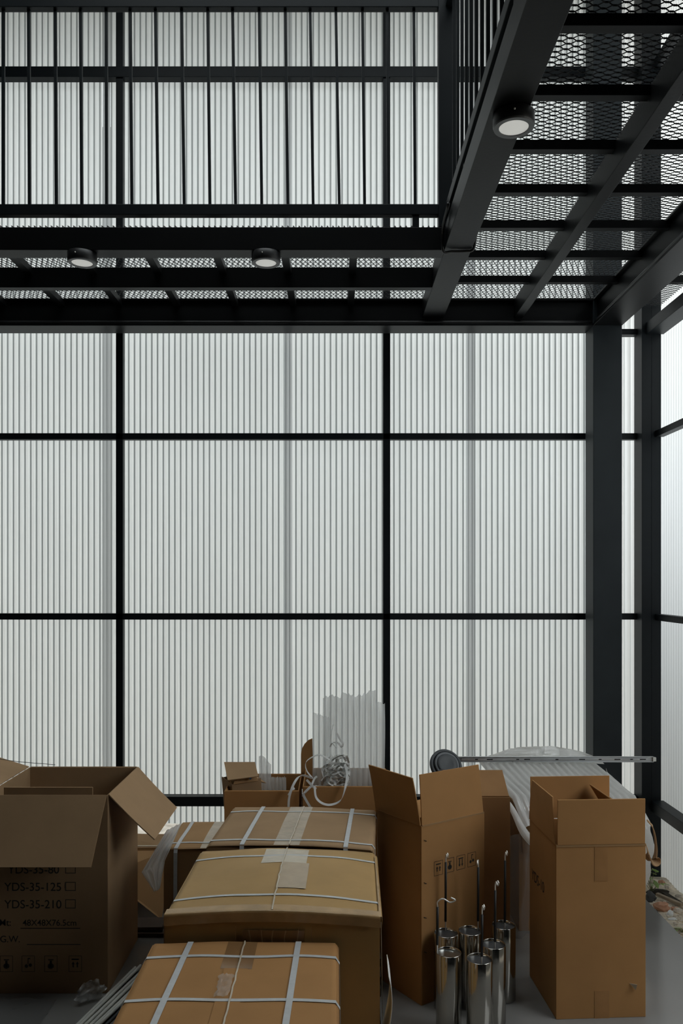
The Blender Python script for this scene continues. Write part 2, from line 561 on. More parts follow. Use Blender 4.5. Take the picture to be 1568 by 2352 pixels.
# ---------------- the sides the photo does not show, and the roof with a light added over the void
o = MB().box(-3.7, -3.6, -3.0, 5.15, -0.22, 5.6).build('wall_left', 'plaster')
tag(o, 'plain grey side wall left of the frame', 'wall', kind='structure')
o = MB().box(-3.7, 2.0, -3.1, -3.0, -0.22, 5.6).build('wall_back', 'plaster')
tag(o, 'plain grey wall behind the camera', 'wall', kind='structure')
rf = thing('ceiling', 'dark roof with an added roof light over the void', 'ceiling', (0, 0, 0), kind='structure')
ZR = 5.62
RX0, RX1, RY0, RY1 = -1.7, 1.5, 2.35, 3.78
MB().box(-4.2, 3.0, RY1, 6.5, ZR, ZR + 0.1).build('roof_deck', 'roof', rf)  # unseen eave carried past the far wall to shade its upper sheets
MB().box(RX1, 3.0, -3.4, RY1, ZR, ZR + 0.1).build('roof_deck', 'roof', rf)
MB().box(-4.2, RX1, -3.4, RY0, ZR, ZR + 0.1).build('roof_deck', 'roof', rf)
MB().box(-4.2, RX0, RY0, RY1, ZR, ZR + 0.1).build('roof_deck', 'roof', rf)
MB().grid(lambda u, v: (RX0 + (RX1 - RX0) * u, RY0 + (RY1 - RY0) * v, ZR + 0.04), 2, 2).build('added_roof_light', 'roof_glass', rf)  # unseen roof light, placed and sized to light the carton tops
o = MB().box(-9.0, 5.0, 8.6, 9.0, -0.235, 6.3).build('wall_sky_blocker', 'render_d')  # added out of view to cut the sky light on the far wall
tag(o, 'unseen grey wall added beyond the far wall to block sky', 'wall', kind='structure')
o = MB().box(3.4, 3.55, -6.0, 9.0, -0.235, 2.0).build('wall_side_blocker', 'render')  # added out of view to darken the side wall's lower sheets
tag(o, 'unseen pale wall added outside the side wall to block low sky', 'wall', kind='structure')

# ---------------- main column
o = MB().box(1.5, 1.668, 4.83, 4.985, 0.0, 5.6).build('column', 'column', bevel=0.003)
tag(o, 'thick black square steel column in the corner', 'column', kind='structure')

# ---------------- mezzanine: beams, joists, expanded metal deck
mz = thing('mezzanine', 'black steel mezzanine frame with expanded metal deck overhead', 'mezzanine', (0, 0, 0), kind='structure')
ZM = 3.24


def ibeam_x(x0, x1, y0, y1, z0, z1):
    mb = MB()
    mb.box(x0, x1, y0, y1, z0, z0 + 0.014)
    mb.box(x0, x1, y0, y1, z1 - 0.012, z1)
    mb.box(x0, x1, y0 + 0.022, y1 - 0.022, z0 + 0.014, z1 - 0.012)
    return mb


def ibeam_y(x0, x1, y0, y1, z0, z1):
    mb = MB()
    mb.box(x0, x1, y0, y1, z0, z0 + 0.014)
    mb.box(x0, x1, y0, y1, z1 - 0.012, z1)
    mb.box(x0 + 0.022, x1 - 0.022, y0, y1, z0 + 0.014, z1 - 0.012)
    return mb


ibeam_x(-3.6, 1.5, 4.83, 4.985, 3.08, ZM).build('perimeter_beam', 'beam', mz, bevel=0.002)
ibeam_y(1.5, 1.668, -2.95, 4.83, 3.08, ZM).build('perimeter_beam', 'beam', mz, bevel=0.002)
MB().box(-3.6, 0.503, 3.845, 3.945, 3.13, ZM - 0.004).build('void_beam', 'beam', mz, bevel=0.002)
MB().box(0.503, 0.628, -2.95, 4.852, 3.13, ZM - 0.004).build('void_beam', 'beam', mz, bevel=0.002)
MB().box(-3.6, 0.503, 4.34, 4.392, 3.13, ZM - 0.004).build('joist', 'beam', mz, bevel=0.002)
MB().box(1.04, 1.092, -2.95, 4.852, 3.13, ZM - 0.004).build('joist', 'beam', mz, bevel=0.002)
for k in range(16):
    y = 4.458 - 0.3445 * k
    if y < -1.0:
        break
    for x0, x1 in ((0.628, 1.04), (1.092, 1.522)):
        MB().box(x0, x1, y, y + 0.036, ZM - 0.04, ZM - 0.004).build('cross_bar', 'beam', mz)
    MB().box(1.648, XW + 0.04, y, y + 0.036, ZM - 0.04, ZM - 0.004).build('cross_bar', 'beam', mz)
for k in range(9):
    x = 0.085 - 0.3395 * k
    for y0, y1 in ((3.945, 4.34), (4.392, 4.852)):
        MB().box(x - 0.019, x + 0.019, y0, y1, ZM - 0.04, ZM - 0.004).build('cross_bar', 'beam', mz)


def expanded(x0, x1, y0, y1, z, lw=0.0575, sw=0.0262, turn=False):
    """expanded metal: strands between staggered knots, each a slanted flat bar"""
    mb = MB()
    if turn:                       # sheet laid with its long diamonds running in depth
        x0, x1, y0, y1 = y0, y1, x0, x1
    ny = int((y1 - y0) / (sw / 2))
    nx = int((x1 - x0) / lw) + 1
    kx = 0.09 * lw
    for j in range(ny):
        ya = y0 + j * sw / 2
        yb = ya + sw / 2
        off = 0.0 if j % 2 == 0 else lw / 2
        for i in range(nx):
            xa = x0 + off + i * lw
            for s in (-1, 1):
                xb = xa + s * lw / 2
                if xa > x1 or xb > x1 or xb < x0:
                    continue
                a = Vector((xa + s * kx * 0.5, ya - 0.0006, z + 0.002))
                b = Vector((xb - s * kx * 0.5, yb + 0.0006, z - 0.002))
                mb.bar(a, b, 0.0027, 0.0022)
            # knot
            if xa + kx <= x1:
                mb.box(xa - kx * 0.75, xa + kx * 0.75, ya - 0.0018, ya + 0.0018, z - 0.002, z + 0.002)
    if turn:
        mb.v = [(y, x, z_) for x, y, z_ in mb.v]
        mb.f = [f[::-1] for f in mb.f]
    return mb


o = expanded(0.51, 1.66, 0.9, 4.13, ZM + 0.002).build('deck_mesh', 'mesh', mz)
o['kind'] = 'stuff'
o = expanded(1.66, 1.95, 2.2, 4.97, ZM + 0.002).build('deck_mesh', 'mesh', mz)
o['kind'] = 'stuff'
o = expanded(0.51, 1.66, 4.13, 4.97, ZM + 0.002, turn=True).build('deck_mesh', 'mesh', mz)
o['kind'] = 'stuff'
o = expanded(-2.4, 0.51, 3.85, 4.97, ZM + 0.002, turn=True).build('deck_mesh', 'mesh', mz)
o['kind'] = 'stuff'

# ---------------- railings round the void
rl = thing('railing', 'black bar railing along the far edge of the void', 'railing', (0, 3.87, ZM), kind='structure')
zb0, zb1, zt0, zt1 = 3.297 - ZM, 3.346 - ZM, 4.264 - ZM, 4.312 - ZM
MB().box(-3.6, 0.476, -0.02, 0.02, zb0, zb1).build('bottom_rail', 'paint', rl, bevel=0.002)
MB().box(-3.6, 0.476, -0.02, 0.02, zt0, zt1).build('top_rail', 'paint', rl, bevel=0.002)
MB().box(0.476, 0.562, -0.022, 0.03, 0.0, zt1).build('post', 'paint', rl, bevel=0.002)
MB().box(0.356, 0.386, -0.015, 0.015, -0.004, zb0).build('foot', 'paint', rl)
bal_top = [8, 66, 127, 185, 244, 299, 357, 417, 477, 534, 595, 655, 712, 771, 832, 889, 950]
bal_bot = [8, 68, 130, 188, 245, 303, 363, 423, 482, 541, 601, 661, 719, 779, 837, 892, 953]
for t, b in zip(bal_top, bal_bot):
    xb, xt = (b - PX) * 3.87 / F, (t - PX) * 3.87 / F
    MB().bar((xb, 0, zb1), (xt, 0, zt0), 0.013, 0.013, up=(0, 1, 0)).build('baluster', 'paint', rl)
for k in range(1, 9):
    xb = (8 - PX) * 3.87 / F - 0.12 * k
    MB().bar((xb, 0, zb1), (xb, 0, zt0), 0.013, 0.013, up=(0, 1, 0)).build('baluster', 'paint', rl)

rs = thing('railing', 'black bar railing along the side beam of the void', 'railing', (0.53, 0, ZM), kind='structure')
MB().box(-0.022, 0.018, -1.0, 3.848, zb0, zb1).build('bottom_rail', 'paint', rs, bevel=0.002)
MB().box(-0.022, 0.018, -1.0, 3.848, zt0, zt1).build('top_rail', 'paint', rs, bevel=0.002)
for k in range(20):
    y = 3.73 - 0.12 * k
    MB().box(-0.0065, 0.0065, y - 0.0065, y + 0.0065, zb1, zt0).build('baluster', 'paint', rs)
    if k % 8 == 3:
        MB().box(-0.012, 0.012, y - 0.012, y + 0.012, -0.004, zb0).build('foot', 'paint', rs)


# ---------------- downlights
def downlight(x, y, label, rot=(0, 0, 0)):
    t = thing('downlight', label, 'lamp', (x, y, 3.13), group='round surface downlights', rot=rot)
    r = 0.068
    hs = MB().lathe([(0.0, 0.0), (r - 0.004, 0.0), (r, -0.004), (r, -0.040), (r - 0.002, -0.044)], 40).build('housing', 'housing', t, smooth=True)
    MB().lathe([(r - 0.001, -0.043), (r - 0.003, -0.048), (0.049, -0.048), (0.047, -0.044)], 40).build('ring', 'ring', t)
    MB().lathe([(0.048, -0.0455), (0.03, -0.0462), (0.0, -0.0465)], 40).build('diffuser', 'lens', t, smooth=True)
    s = MB().lathe([(0.0, 0.004), (0.003, 0.003), (0.0035, 0.0)], 10)
    me = s.mesh('screw', True)
    so = put('screw', me, 'wire', hs)
    so.location = (-0.012, -r - 0.0005, -0.022)
    so.rotation_euler = (math.pi / 2, 0, 0)
    return t


downlight((187 - PX) * 3.87 / F, 3.885, 'round black downlight under the void beam, further left of two', rot=(0, math.radians(1.6), 0))
downlight((610 - PX) * 3.87 / F, 3.885, 'round black downlight under the void beam, nearer the railing corner post')
downlight((1178 - PX) * 2.73 / F, 2.72, 'large round black downlight under the side beam, nearest the camera')

# ---------------- cables on the steel
cb = MB()
cb.tube(smooth_path([(0.49, 3.62, 3.245), (0.487, 3.78, 3.2), (0.495, 3.83, 3.12), (0.535, 3.84, 3.12), (0.6, 3.84, 3.122), (0.634, 3.83, 3.128), (0.64, 3.78, 3.18), (0.637, 3.6, 3.2),
                     (0.636, 2.9, 3.205), (0.636, 2.0, 3.21), (0.636, 0.5, 3.21)], 6), 0.0065, 8)
o = cb.build('cable', 'cable', smooth=True)
tag(o, 'black cable looped under the side beam near the railing corner post', 'cable')
cd = MB()
cd.tube(smooth_path([(1.512, 4.79, 3.104), (1.512, 4.2, 3.105), (1.513, 3.4, 3.104), (1.512, 2.0, 3.105), (1.512, 0.5, 3.105)], 5), 0.010, 8)
o = cd.build('conduit', 'conduit', smooth=True)
tag(o, 'thin conduit lying on the flange of the right side beam', 'conduit')
cd = MB()
cd.tube(smooth_path([(-3.5, 4.842, 3.103), (-1.5, 4.842, 3.104), (0.0, 4.841, 3.103), (1.49, 4.842, 3.104)], 5), 0.009, 8)
o = cd.build('conduit', 'conduit', smooth=True)
tag(o, 'thin conduit lying on the flange of the far beam', 'conduit')


# ================================================================== CARTONS
T = 0.005


def flap_geom(side, W, D, H, ang, ln, trim=0.004, curl=0.0, trim_end=0.012):
    """flap hinged on the top edge; ang 0 = upright, 90 = level outward, 180 = hanging, negative = folded inward"""
    a = math.radians(ang)
    half = (W if side in 'fb' else D) / 2 - trim
    hinge = {'f': (0, -D / 2), 'b': (0, D / 2), 'l': (-W / 2, 0), 'r': (W / 2, 0)}[side]
    outv = {'f': Vector((0, -1, 0)), 'b': Vector((0, 1, 0)), 'l': Vector((-1, 0, 0)), 'r': Vector((1, 0, 0))}[side]
    al = Vector((1, 0, 0)) if side in 'fb' else Vector((0, 1, 0))
    base = Vector((hinge[0], hinge[1], H)) + outv * (0.001 if ang >= 0 else -0.004) + Vector((0, 0, 0.002))
    mb = MB()
    n = 8
    ups, nrm = [], []
    p = base.copy()
    pts = [p.copy()]
    for k in range(n):
        aa = a + curl * (k / n)
        d = outv * math.sin(aa) + Vector((0, 0, 1)) * math.cos(aa)
        p = p + d * (ln / n)
        pts.append(p.copy())
    b0 = len(mb.v)
    for k, q in enumerate(pts):
        aa = a + curl * (k / n)
        nn = (outv * math.cos(aa) - Vector((0, 0, 1)) * math.sin(aa)) * (T / 2)
        h = half - (trim_end * (k / n))
        mb.v += [tuple(q - al * h - nn), tuple(q + al * h - nn), tuple(q + al * h + nn), tuple(q - al * h + nn)]
    for k in range(n):
        for i in range(4):
            j = (i + 1) % 4
            mb.f.append((b0 + 4 * k + i, b0 + 4 * k + j, b0 + 4 * k + 4 + j, b0 + 4 * k + 4 + i))
    mb.f.append((b0, b0 + 3, b0 + 2, b0 + 1))
    e = b0 + 4 * n
    mb.f.append((e, e + 1, e + 2, e + 3))
    return mb


BODY = {}


def open_carton(label, W, D, H, loc, rz=0.0, mat='card_a', flaps=None, group=None, rot=None):
    t = thing('open_carton', label, 'carton', loc, rz, group, rot=rot)
    mb = MB()
    mb.box(-W / 2, W / 2, -D / 2, -D / 2 + T, 0, H)
    mb.box(-W / 2, W / 2, D / 2 - T, D / 2, 0, H)
    mb.box(-W / 2, -W / 2 + T, -D / 2 + T, D / 2 - T, 0, H)
    mb.box(W / 2 - T, W / 2, -D / 2 + T, D / 2 - T, 0, H)
    mb.box(-W / 2 + T, W / 2 - T, -D / 2 + T, D / 2 - T, 0, T)
    BODY[t.name] = mb.build('body', mat, t, bevel=0.0015)
    for side, spec in (flaps or {}).items():
        ang, ln = spec[0], spec[1]
        curl = spec[2] if len(spec) > 2 else 0.0
        te = spec[3] if len(spec) > 3 else 0.012
        flap_geom(side, W, D, H, ang, ln, curl=curl, trim_end=te).build('flap', mat, t, bevel=0.001)
    return t


def frame_outline(mb, o_, r, u, w, h, lw):
    """square outline on a face"""
    r, u, o_ = Vector(r), Vector(u), Vector(o_)
    for a, b in (((0, 0), (w, lw)), ((0, h - lw), (w, h)), ((0, lw), (lw, h - lw)), ((w - lw, lw), (w, h - lw))):
        p = [o_ + r * a[0] + u * a[1], o_ + r * b[0] + u * a[1], o_ + r * b[0] + u * b[1], o_ + r * a[0] + u * b[1]]
        bs = len(mb.v)
        mb.v += [tuple(q) for q in p]
        mb.f.append((bs, bs + 1, bs + 2, bs + 3))


def face_poly(mb, o_, r, u, pts):
    r, u, o_ = Vector(r), Vector(u), Vector(o_)
    bs = len(mb.v)
    mb.v += [tuple(o_ + r * a + u * b) for a, b in pts]
    mb.f.append(tuple(range(bs, bs + len(pts))))


def icon(kind, o_, r, u, w, h, parent, mat):
    """handling mark: framed pictogram"""
    mb = MB()
    frame_outline(mb, o_, r, u, w, h, 0.0016)

    def rect(a, b, c, d):
        face_poly(mb, o_, r, u, [(a * w, b * h), (c * w, b * h), (c * w, d * h), (a * w, d * h)])
    if kind in ('up', 'pins'):
        for cx in (0.34, 0.66):
            if kind == 'up':
                rect(cx - 0.05, 0.28, cx + 0.05, 0.5)
                face_poly(mb, o_, r, u, [((cx - 0.12) * w, 0.48 * h), ((cx + 0.12) * w, 0.48 * h), (cx * w, 0.64 * h)])
            else:
                rect(cx - 0.05, 0.34, cx + 0.05, 0.72)
                face_poly(mb, o_, r, u, [(cx * w, 0.2 * h), ((cx + 0.12) * w, 0.38 * h), ((cx - 0.12) * w, 0.38 * h)])
        rect(0.22, 0.74, 0.78, 0.82)
    elif kind == 'glass':
        rect(0.42, 0.3, 0.58, 0.7)
        face_poly(mb, o_, r, u, [((0.5 + 0.24 * math.cos(t)) * w, (0.36 + 0.17 * math.sin(t)) * h) for t in [i * math.pi / 6 for i in range(12)]])
        rect(0.3, 0.72, 0.7, 0.78)
    else:
        for cx, cy, rr in ((0.36, 0.36, 0.13), (0.66, 0.42, 0.13)):
            face_poly(mb, o_, r, u, [((cx + rr * math.cos(t)) * w, (cy + rr * 0.85 * math.sin(t)) * h) for t in [i * math.pi / 6 for i in range(12)]])
        rect(0.46, 0.5, 0.52, 0.84)
        rect(0.46, 0.8, 0.66, 0.86)
    return mb.build('handling_mark', mat, parent)


# ---------------- A: big carton at the left, 48 x 48 x 76.5
A = open_carton('tall dark carton at the left with wide front flap folded down and YDS-35 print', 0.48, 0.48, 0.765,
                (-1.121, 3.433, 0), 0, 'card_c',
                {'f': (157, 0.265, 0.0, 0.03), 'r': (138, 0.25, -0.1), 'b': (172, 0.24), 'l': (72, 0.24)})
MB().box(-0.19, 0.16, -0.17, -0.163, 0.2, 0.778).build('divider', 'card_c', A)


def A_txt(s, px, py, hpx, mat='ink'):
    x = (px - PX) * 3.193 / F + 1.121
    z = EYE - (py - PY) * 3.193 / F
    text_part(s, hpx * 3.193 / F / 0.70, (x, -0.2408, z), (1, 0, 0), (0, 0, 1), mat, BODY[A.name], sx=0.98)


for s_, px, py in (('YDS-35-80', 18, 2006), ('YDS-35-125', 10, 2046), ('YDS-35-210', 10, 2086)):
    A_txt(s_, px, py, 19)
    q = MB()
    frame_outline(q, ((150 - PX) * 3.193 / F + 1.121, -0.2408, EYE - (py - PY) * 3.193 / F), (1, 0, 0), (0, 0, 1), 0.040, 0.034, 0.0025)
    q.build('tick_box', 'ink', BODY[A.name])
A_txt('48X48X76.5cm', 52, 2126, 14)
A_txt('Mt:', -2, 2126, 15)
A_txt('G.W.', 0, 2164, 15)
for x0, x1, py in ((47, 184, 2133), (62, 185, 2170)):
    q = MB()
    face_poly(q, (0, -0.2408, EYE - (py - PY) * 3.193 / F), (1, 0, 0), (0, 0, 1),
              [((x0 - PX) * 3.193 / F + 1.121, 0), ((x1 - PX) * 3.193 / F + 1.121, 0), ((x1 - PX) * 3.193 / F + 1.121, 0.003), ((x0 - PX) * 3.193 / F + 1.121, 0.003)])
    q.build('printed_line', 'ink', BODY[A.name])
for kx, kd in ((0, 'glass'), (50, 'balls'), (102, 'glass'), (158, 'up')):
    icon(kd, ((kx - PX) * 3.193 / F + 1.121, -0.2408, EYE - (2232 - PY) * 3.193 / F), (1, 0, 0), (0, 0, 1), 0.05, 0.062, BODY[A.name], 'ink')
MB().tube(smooth_path([(-0.25, 0.15, 0.72), (-0.36, 0.1, 0.83), (-0.24, 0.12, 0.815), (-0.12, 0.22, 0.78)], 8), 0.0012, 6).build('loose_wire', 'cable', A)

# ---------------- B: slim carton at the right, 33 x 33 x 63
rzB = math.radians(3.2)
B = open_carton('slim open carton at the right with upright flaps and YDS-10 on its side', 0.333, 0.333, 0.632,
                (0.955, 3.18, 0), rzB, 'card_b',
                {'f': (1, 0.165, 0.0, 0.0), 'b': (1, 0.168, 0.0, 0.0), 'l': (2, 0.165, -0.1, 0.035), 'r': (-32, 0.165)})
text_part('YDS-10', 0.058, (-0.1675, 0.135, 0.405), (0, -1, 0), (0, 0, 1), 'ink', BODY[B.name], sx=0.9)
MB().box(-0.025, 0.025, -0.1675, -0.1668, 0.5, 0.63).build('tape', 'tape_f', BODY[B.name])
MB().box(-0.025, 0.03, -0.1675, -0.1668, 0.0, 0.1).build('tape', 'tape_f', BODY[B.name])
MB().prism([(0.105, -0.168, 0.125), (0.128, -0.17, 0.100), (0.126, -0.186, 0.128)], -0.001).build('torn_flake', 'tape_p', BODY[B.name])
MB().box(-0.166, 0.166, -0.1685, -0.1662, 0.626, 0.634).build('crease', 'card_a', BODY[B.name])

# ---------------- C: carton turned cornerwise
uC, vC = Vector((0.825, 0.565, 0)), Vector((-0.565, 0.825, 0))
rzC = math.atan2(0.565, 0.825)
WC, DC, HC = 0.326, 0.285, 0.673
cornerC = Vector((0.319, 3.10, 0))
cenC = cornerC + uC * (WC / 2) + vC * (DC / 2)
Cc = open_carton('tall carton turned cornerwise with two upright flaps, behind the steel canisters', WC, DC, HC, cenC, rzC, 'card_b',
                 {'f': (-5, 0.187, -0.05, 0.006), 'l': (9, 0.187, 0.1, 0.002), 'b': (-100, 0.14), 'r': (-115, 0.13)})
for i, kd in enumerate(('up', 'glass', 'pins', 'balls')):
    icon(kd, (-WC / 2 + 0.062 + 0.0575 * i, -DC / 2 - 0.0008, 0.473), (1, 0, 0), (0, 0, 1), 0.044, 0.055, BODY[Cc.name], 'ink')
for z in (0.62, 0.46, 0.33, 0.2):
    MB().bar((-WC / 2 + 0.012, -DC / 2 - 0.001, z), (-WC / 2 + 0.024, -DC / 2 - 0.001, z - 0.006), 0.003, 0.002).build('staple', 'ink_b', BODY[Cc.name])
MB().box(-WC / 2 + 0.004, WC / 2 - 0.002, -DC / 2 - 0.0012, -DC / 2 + 0.002, HC - 0.003, HC + 0.003).build('crease', 'card_a', BODY[Cc.name])

# ---------------- D: dark carton behind C
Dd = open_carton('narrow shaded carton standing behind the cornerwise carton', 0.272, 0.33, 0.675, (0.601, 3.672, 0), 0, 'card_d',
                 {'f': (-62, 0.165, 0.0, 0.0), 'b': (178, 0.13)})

# ---------------- E, F: cartons against the far wall
E = open_carton('brown carton by the far wall holding a small torn box', 0.352, 0.34, 0.60, (-0.352, 4.07, 0), 0, 'card_b',
                {'l': (-160, 0.1), 'b': (178, 0.15), 'f': (-170, 0.15)})
Fo = open_carton('brown carton by the far wall stuffed with clear air bags and straps', 0.41, 0.38, 0.62, (0.046, 4.09, 0), 0, 'card_b',
                 {'b': (178, 0.15), 'r': (178, 0.13), 'f': (-165, 0.12)})
oF = Vector((0.046, 4.09, 0))
MB().prism([P(px, py, 4.245) - oF for px, py in ((691, 1812), (720, 1812), (717, 1696), (708, 1700), (699, 1709), (693, 1720), (691, 1732))], -0.005).build('flap', 'card_b', Fo)

# small torn box in E
tb = thing('small_box', 'small torn cardboard box sticking out of the brown carton', 'box', (-0.455, 4.06, 0.468), rot=(math.radians(4), math.radians(-6), math.radians(28)))
m_ = MB()
m_.box(-0.075, 0.075, -0.07, -0.067, 0, 0.165); m_.box(-0.075, 0.075, 0.067, 0.07, 0, 0.16)
m_.box(-0.075, -0.072, -0.067, 0.067, 0, 0.165); m_.box(0.072, 0.075, -0.067, 0.067, 0, 0.15)
m_.box(-0.072, 0.072, -0.067, 0.067, 0, 0.003)
m_.build('body', 'card_c', tb)
lid = MB().prism([(-0.10, -0.085, 0.195), (0.05, -0.10, 0.185), (0.085, 0.02, 0.215), (-0.06, 0.06, 0.235)], 0.004).build('lid', 'card_c', tb)
MB().prism([(-0.07, -0.072, 0.165), (0.06, -0.075, 0.155), (0.05, -0.05, 0.185), (-0.05, -0.06, 0.19)], 0.003).build('torn_flap', 'card_a', tb)
MB().prism([(0.01, -0.096, 0.178), (0.07, -0.03, 0.195), (0.062, -0.028, 0.202), (0.005, -0.09, 0.186)], 0.003).build('blue_sticker', 'blue', lid)
MB().prism([(0.0, 0.07, 0.14), (0.085, 0.04, 0.15), (0.10, -0.07, 0.135), (0.03, -0.05, 0.165)], 0.003).build('torn_flap', 'card_c', tb)


# ---------------- closed strapped cartons
def strapped(label, W, D, H, loc, rz, mat, bulge, x_straps, y_straps, tape, seed, group='strapped closed cartons', power=1.6, sag=0.35):
    t = thing('strapped_carton', label, 'carton', loc, rz, group)

    def top(x, y):
        b = (1 - min(1, abs(2 * x / W)) ** power) * (1 - sag * min(1, abs(2 * y / D)) ** 2) * bulge
        return H + b + 0.003 * nz(x * 7, y * 7, seed)

    # body with slightly bowed sides
    mb = MB()
    nn = 10

    def bow(u, v):
        return 0.006 * math.sin(math.pi * u) * math.sin(math.pi * v)
    mb.grid(lambda u, v: (-W / 2 + W * u, -D / 2 - bow(u, v) - 0.002 * nz(u * 3, v * 3, seed + 1) * math.sin(math.pi * v), (H - 0.002) * v), nn, nn)
    mb.grid(lambda u, v: (W / 2 - W * u, D / 2 + bow(u, v), (H - 0.002) * v), nn, nn)
    mb.grid(lambda u, v: (W / 2 + bow(u, v), -D / 2 + D * u, (H - 0.002) * v), nn, nn)
    mb.grid(lambda u, v: (-W / 2 - bow(u, v), D / 2 - D * u, (H - 0.002) * v), nn, nn)
    mb.grid(lambda u, v: (-W / 2 + W * u, -D / 2 + D * v, H - 0.002), 2, 2)
    mb.grid(lambda u, v: (-W / 2 + W * u, D / 2 - D * v, 0.0), 2, 2)
    mb.build('body', mat, t, smooth=False)
    for s in (-1, 1):
        f = MB()

        def fn(u, v):
            x = s * (0.0012 + (W / 2 - 0.0012) * u)
            y = -D / 2 - 0.002 + (D + 0.004) * v
            z = top(x, y)
            if u > 0.985:
                z = H - 0.012
            return (x + (s * 0.003 if u > 0.9 else 0), y, z)
        f.grid(fn, 26, 16, flip=(s < 0))
        f.build('flap', mat, t, smooth=True, solid=0.004)
    e = 0.006
    for y0 in x_straps:
        pts = [(-W / 2 - 0.008, y0, 0.0), (-W / 2 - 0.011, y0, H * 0.5), (-W / 2 - 0.006, y0, H - 0.012)]
        pts += [(-W / 2 + 0.004 + (W - 0.008) * k / 28, y0 + 0.004 * math.sin(k * 0.35), top(-W / 2 + 0.004 + (W - 0.008) * k / 28, y0) + 0.0035) for k in range(29)]
        pts += [(W / 2 + 0.006, y0, H - 0.012), (W / 2 + 0.011, y0, H * 0.5), (W / 2 + 0.008, y0, 0.0)]
        MB().ribbon(pts, (0, 1, 0), 0.0125).build('strap', 'strap', t)
    for x0, dx in y_straps:
        pts = [(x0, -D / 2 - 0.009, 0.0), (x0, -D / 2 - 0.012, H * 0.5), (x0, -D / 2 - 0.006, H - 0.012)]
        pts += [(x0 + dx * k / 24, -D / 2 + D * k / 24, top(x0 + dx * k / 24, -D / 2 + D * k / 24) + 0.0048) for k in range(25)]
        pts += [(x0 + dx, D / 2 + 0.006, H - 0.012), (x0 + dx, D / 2 + 0.009, 0.0)]
        MB().ribbon(pts, (1, 0, 0), 0.0155).build('strap', 'strap', t)
    for it, (xa, xb, ya, yb, mt) in enumerate(tape):
        g = MB()
        zo = 0.0026 + 0.0009 * it
        g.grid(lambda u, v: (xa + (xb - xa) * u, ya + (yb - ya) * v, top(xa + (xb - xa) * u, ya + (yb - ya) * v) + zo), 16, 24)
        g.build('tape', mt, t, smooth=True)
    pts = [(0.004 * nz(k * 0.5, seed), -D / 2 + D * k / 30, top(0, -D / 2 + D * k / 30) + 0.0056) for k in range(31)]
    MB().ribbon(pts, (1, 0, 0), 0.004, 0.001).build('seam', 'tape_p', t)
    return t, top


G3, top3 = strapped('greyish tan strapped carton, farthest back of the three in a row', 0.578, 0.48, 0.67,
                    (-0.146, 3.098, 0), math.radians(-4), 'card_c', 0.012, [-0.19, 0.17], [(-0.165, 0.0), (0.195, 0.0)],
                    [(-0.055, 0.035, -0.24, 0.24, 'tape_w')], 3)
G2, top2 = strapped('yellowish bulging strapped carton taped along its front edge, middle of the row', 0.596, 0.53, 0.665,
                    (-0.172, 2.556, 0), math.radians(-1.2), 'card_y', 0.030, [-0.17, 0.17], [],
                    [(-0.075, 0.065, -0.265, 0.265, 'card_y'), (-0.07, 0.075, 0.08, 0.25, 'tape_p'), (0.0, 0.085, -0.13, 0.08, 'tape')], 11, sag=0.5)
g = MB()
g.grid(lambda u, v:
       (-0.30 + 0.60 * u, -0.232 - 0.039 * min(1, v * 2), (top2(-0.30 + 0.60 * u, -0.232 - 0.033 * min(1, v * 2)) + 0.0035) - 0.03 * max(0, v - 0.5) * 2), 24, 8)
g.build('edge_tape', 'amber', G2, smooth=True)
g = MB()
g.grid(lambda u, v: (0.296 + 0.009 * min(1, u * 2), -0.268 + 0.5 * v, 0.669 - 0.045 * max(0, u - 0.4) + 0.003 * nz(v * 20, u * 3)), 6, 20)
g.build('edge_tape', 'amber', G2, smooth=True)
for k in range(7):
    x = -0.10 + 0.035 * k
    MB().ribbon(smooth_path([(x, -0.2745, 0.64), (x + random.uniform(-.005, .012), -0.277, 0.60), (x + random.uniform(0, .03), -0.276, 0.55)], 5), (1, 0, 0.1), 0.0022, 0.0006).build('torn_fibre', 'card_a', G2)
MB().box(-0.08, 0.09, -0.2735, -0.272, 0.50, 0.63).build('tape', 'tape_b', G2)
for k, (y, z) in enumerate(((-0.02, 0.45), (-0.03, 0.40), (-0.02, 0.36), (-0.03, 0.27), (-0.02, 0.2))):
    MB().box(0.3015, 0.3065, y - 0.05, y + 0.04, z - 0.012, z + 0.012).build('printed_mark', 'ink', G2)
MB().grid(lambda u, v: (0.310 + 0.030 * math.sin(v * 2.6) * (0.5 + 0.5 * v), -0.20 + 0.14 * u, 0.24 + 0.23 * v), 4, 10).build('paper_pouch', 'shard', G2, smooth=True, solid=0.002, label='white paper slip')

G1, top1 = strapped('warm tan strapped carton with crossing white straps, nearest the camera', 0.505, 0.52, 0.60,
                    (-0.250, 2.005, 0), math.radians(0.0), 'card_b', 0.006, [-0.055, 0.172], [(-0.16, 0.012), (0.135, 0.012)],
                    [(-0.045, 0.035, 0.10, 0.26, 'tape_b'), (-0.035, 0.025, -0.26, 0.10, 'card_b')], 21)
g = MB()
g.grid(lambda u, v: (-0.04 + 0.035 * u + 0.008 * nz(u * 4, v * 5), -0.05 + 0.11 * v, top1(-0.03, 0) + 0.006 + 0.012 * abs(nz(u * 5, v * 6, 4))), 8, 14)
g.build('loose_tape', 'film_t', G1, smooth=True)

G4, top4 = strapped('low strapped carton left of the row, behind the bulging one', 0.40, 0.37, 0.485,
                    (-0.508, 3.592, 0), math.radians(-1), 'card_a', 0.008, [-0.12], [(-0.15, 0.0)],
                    [(-0.05, 0.02, -0.185, 0.185, 'tape_w')], 31)

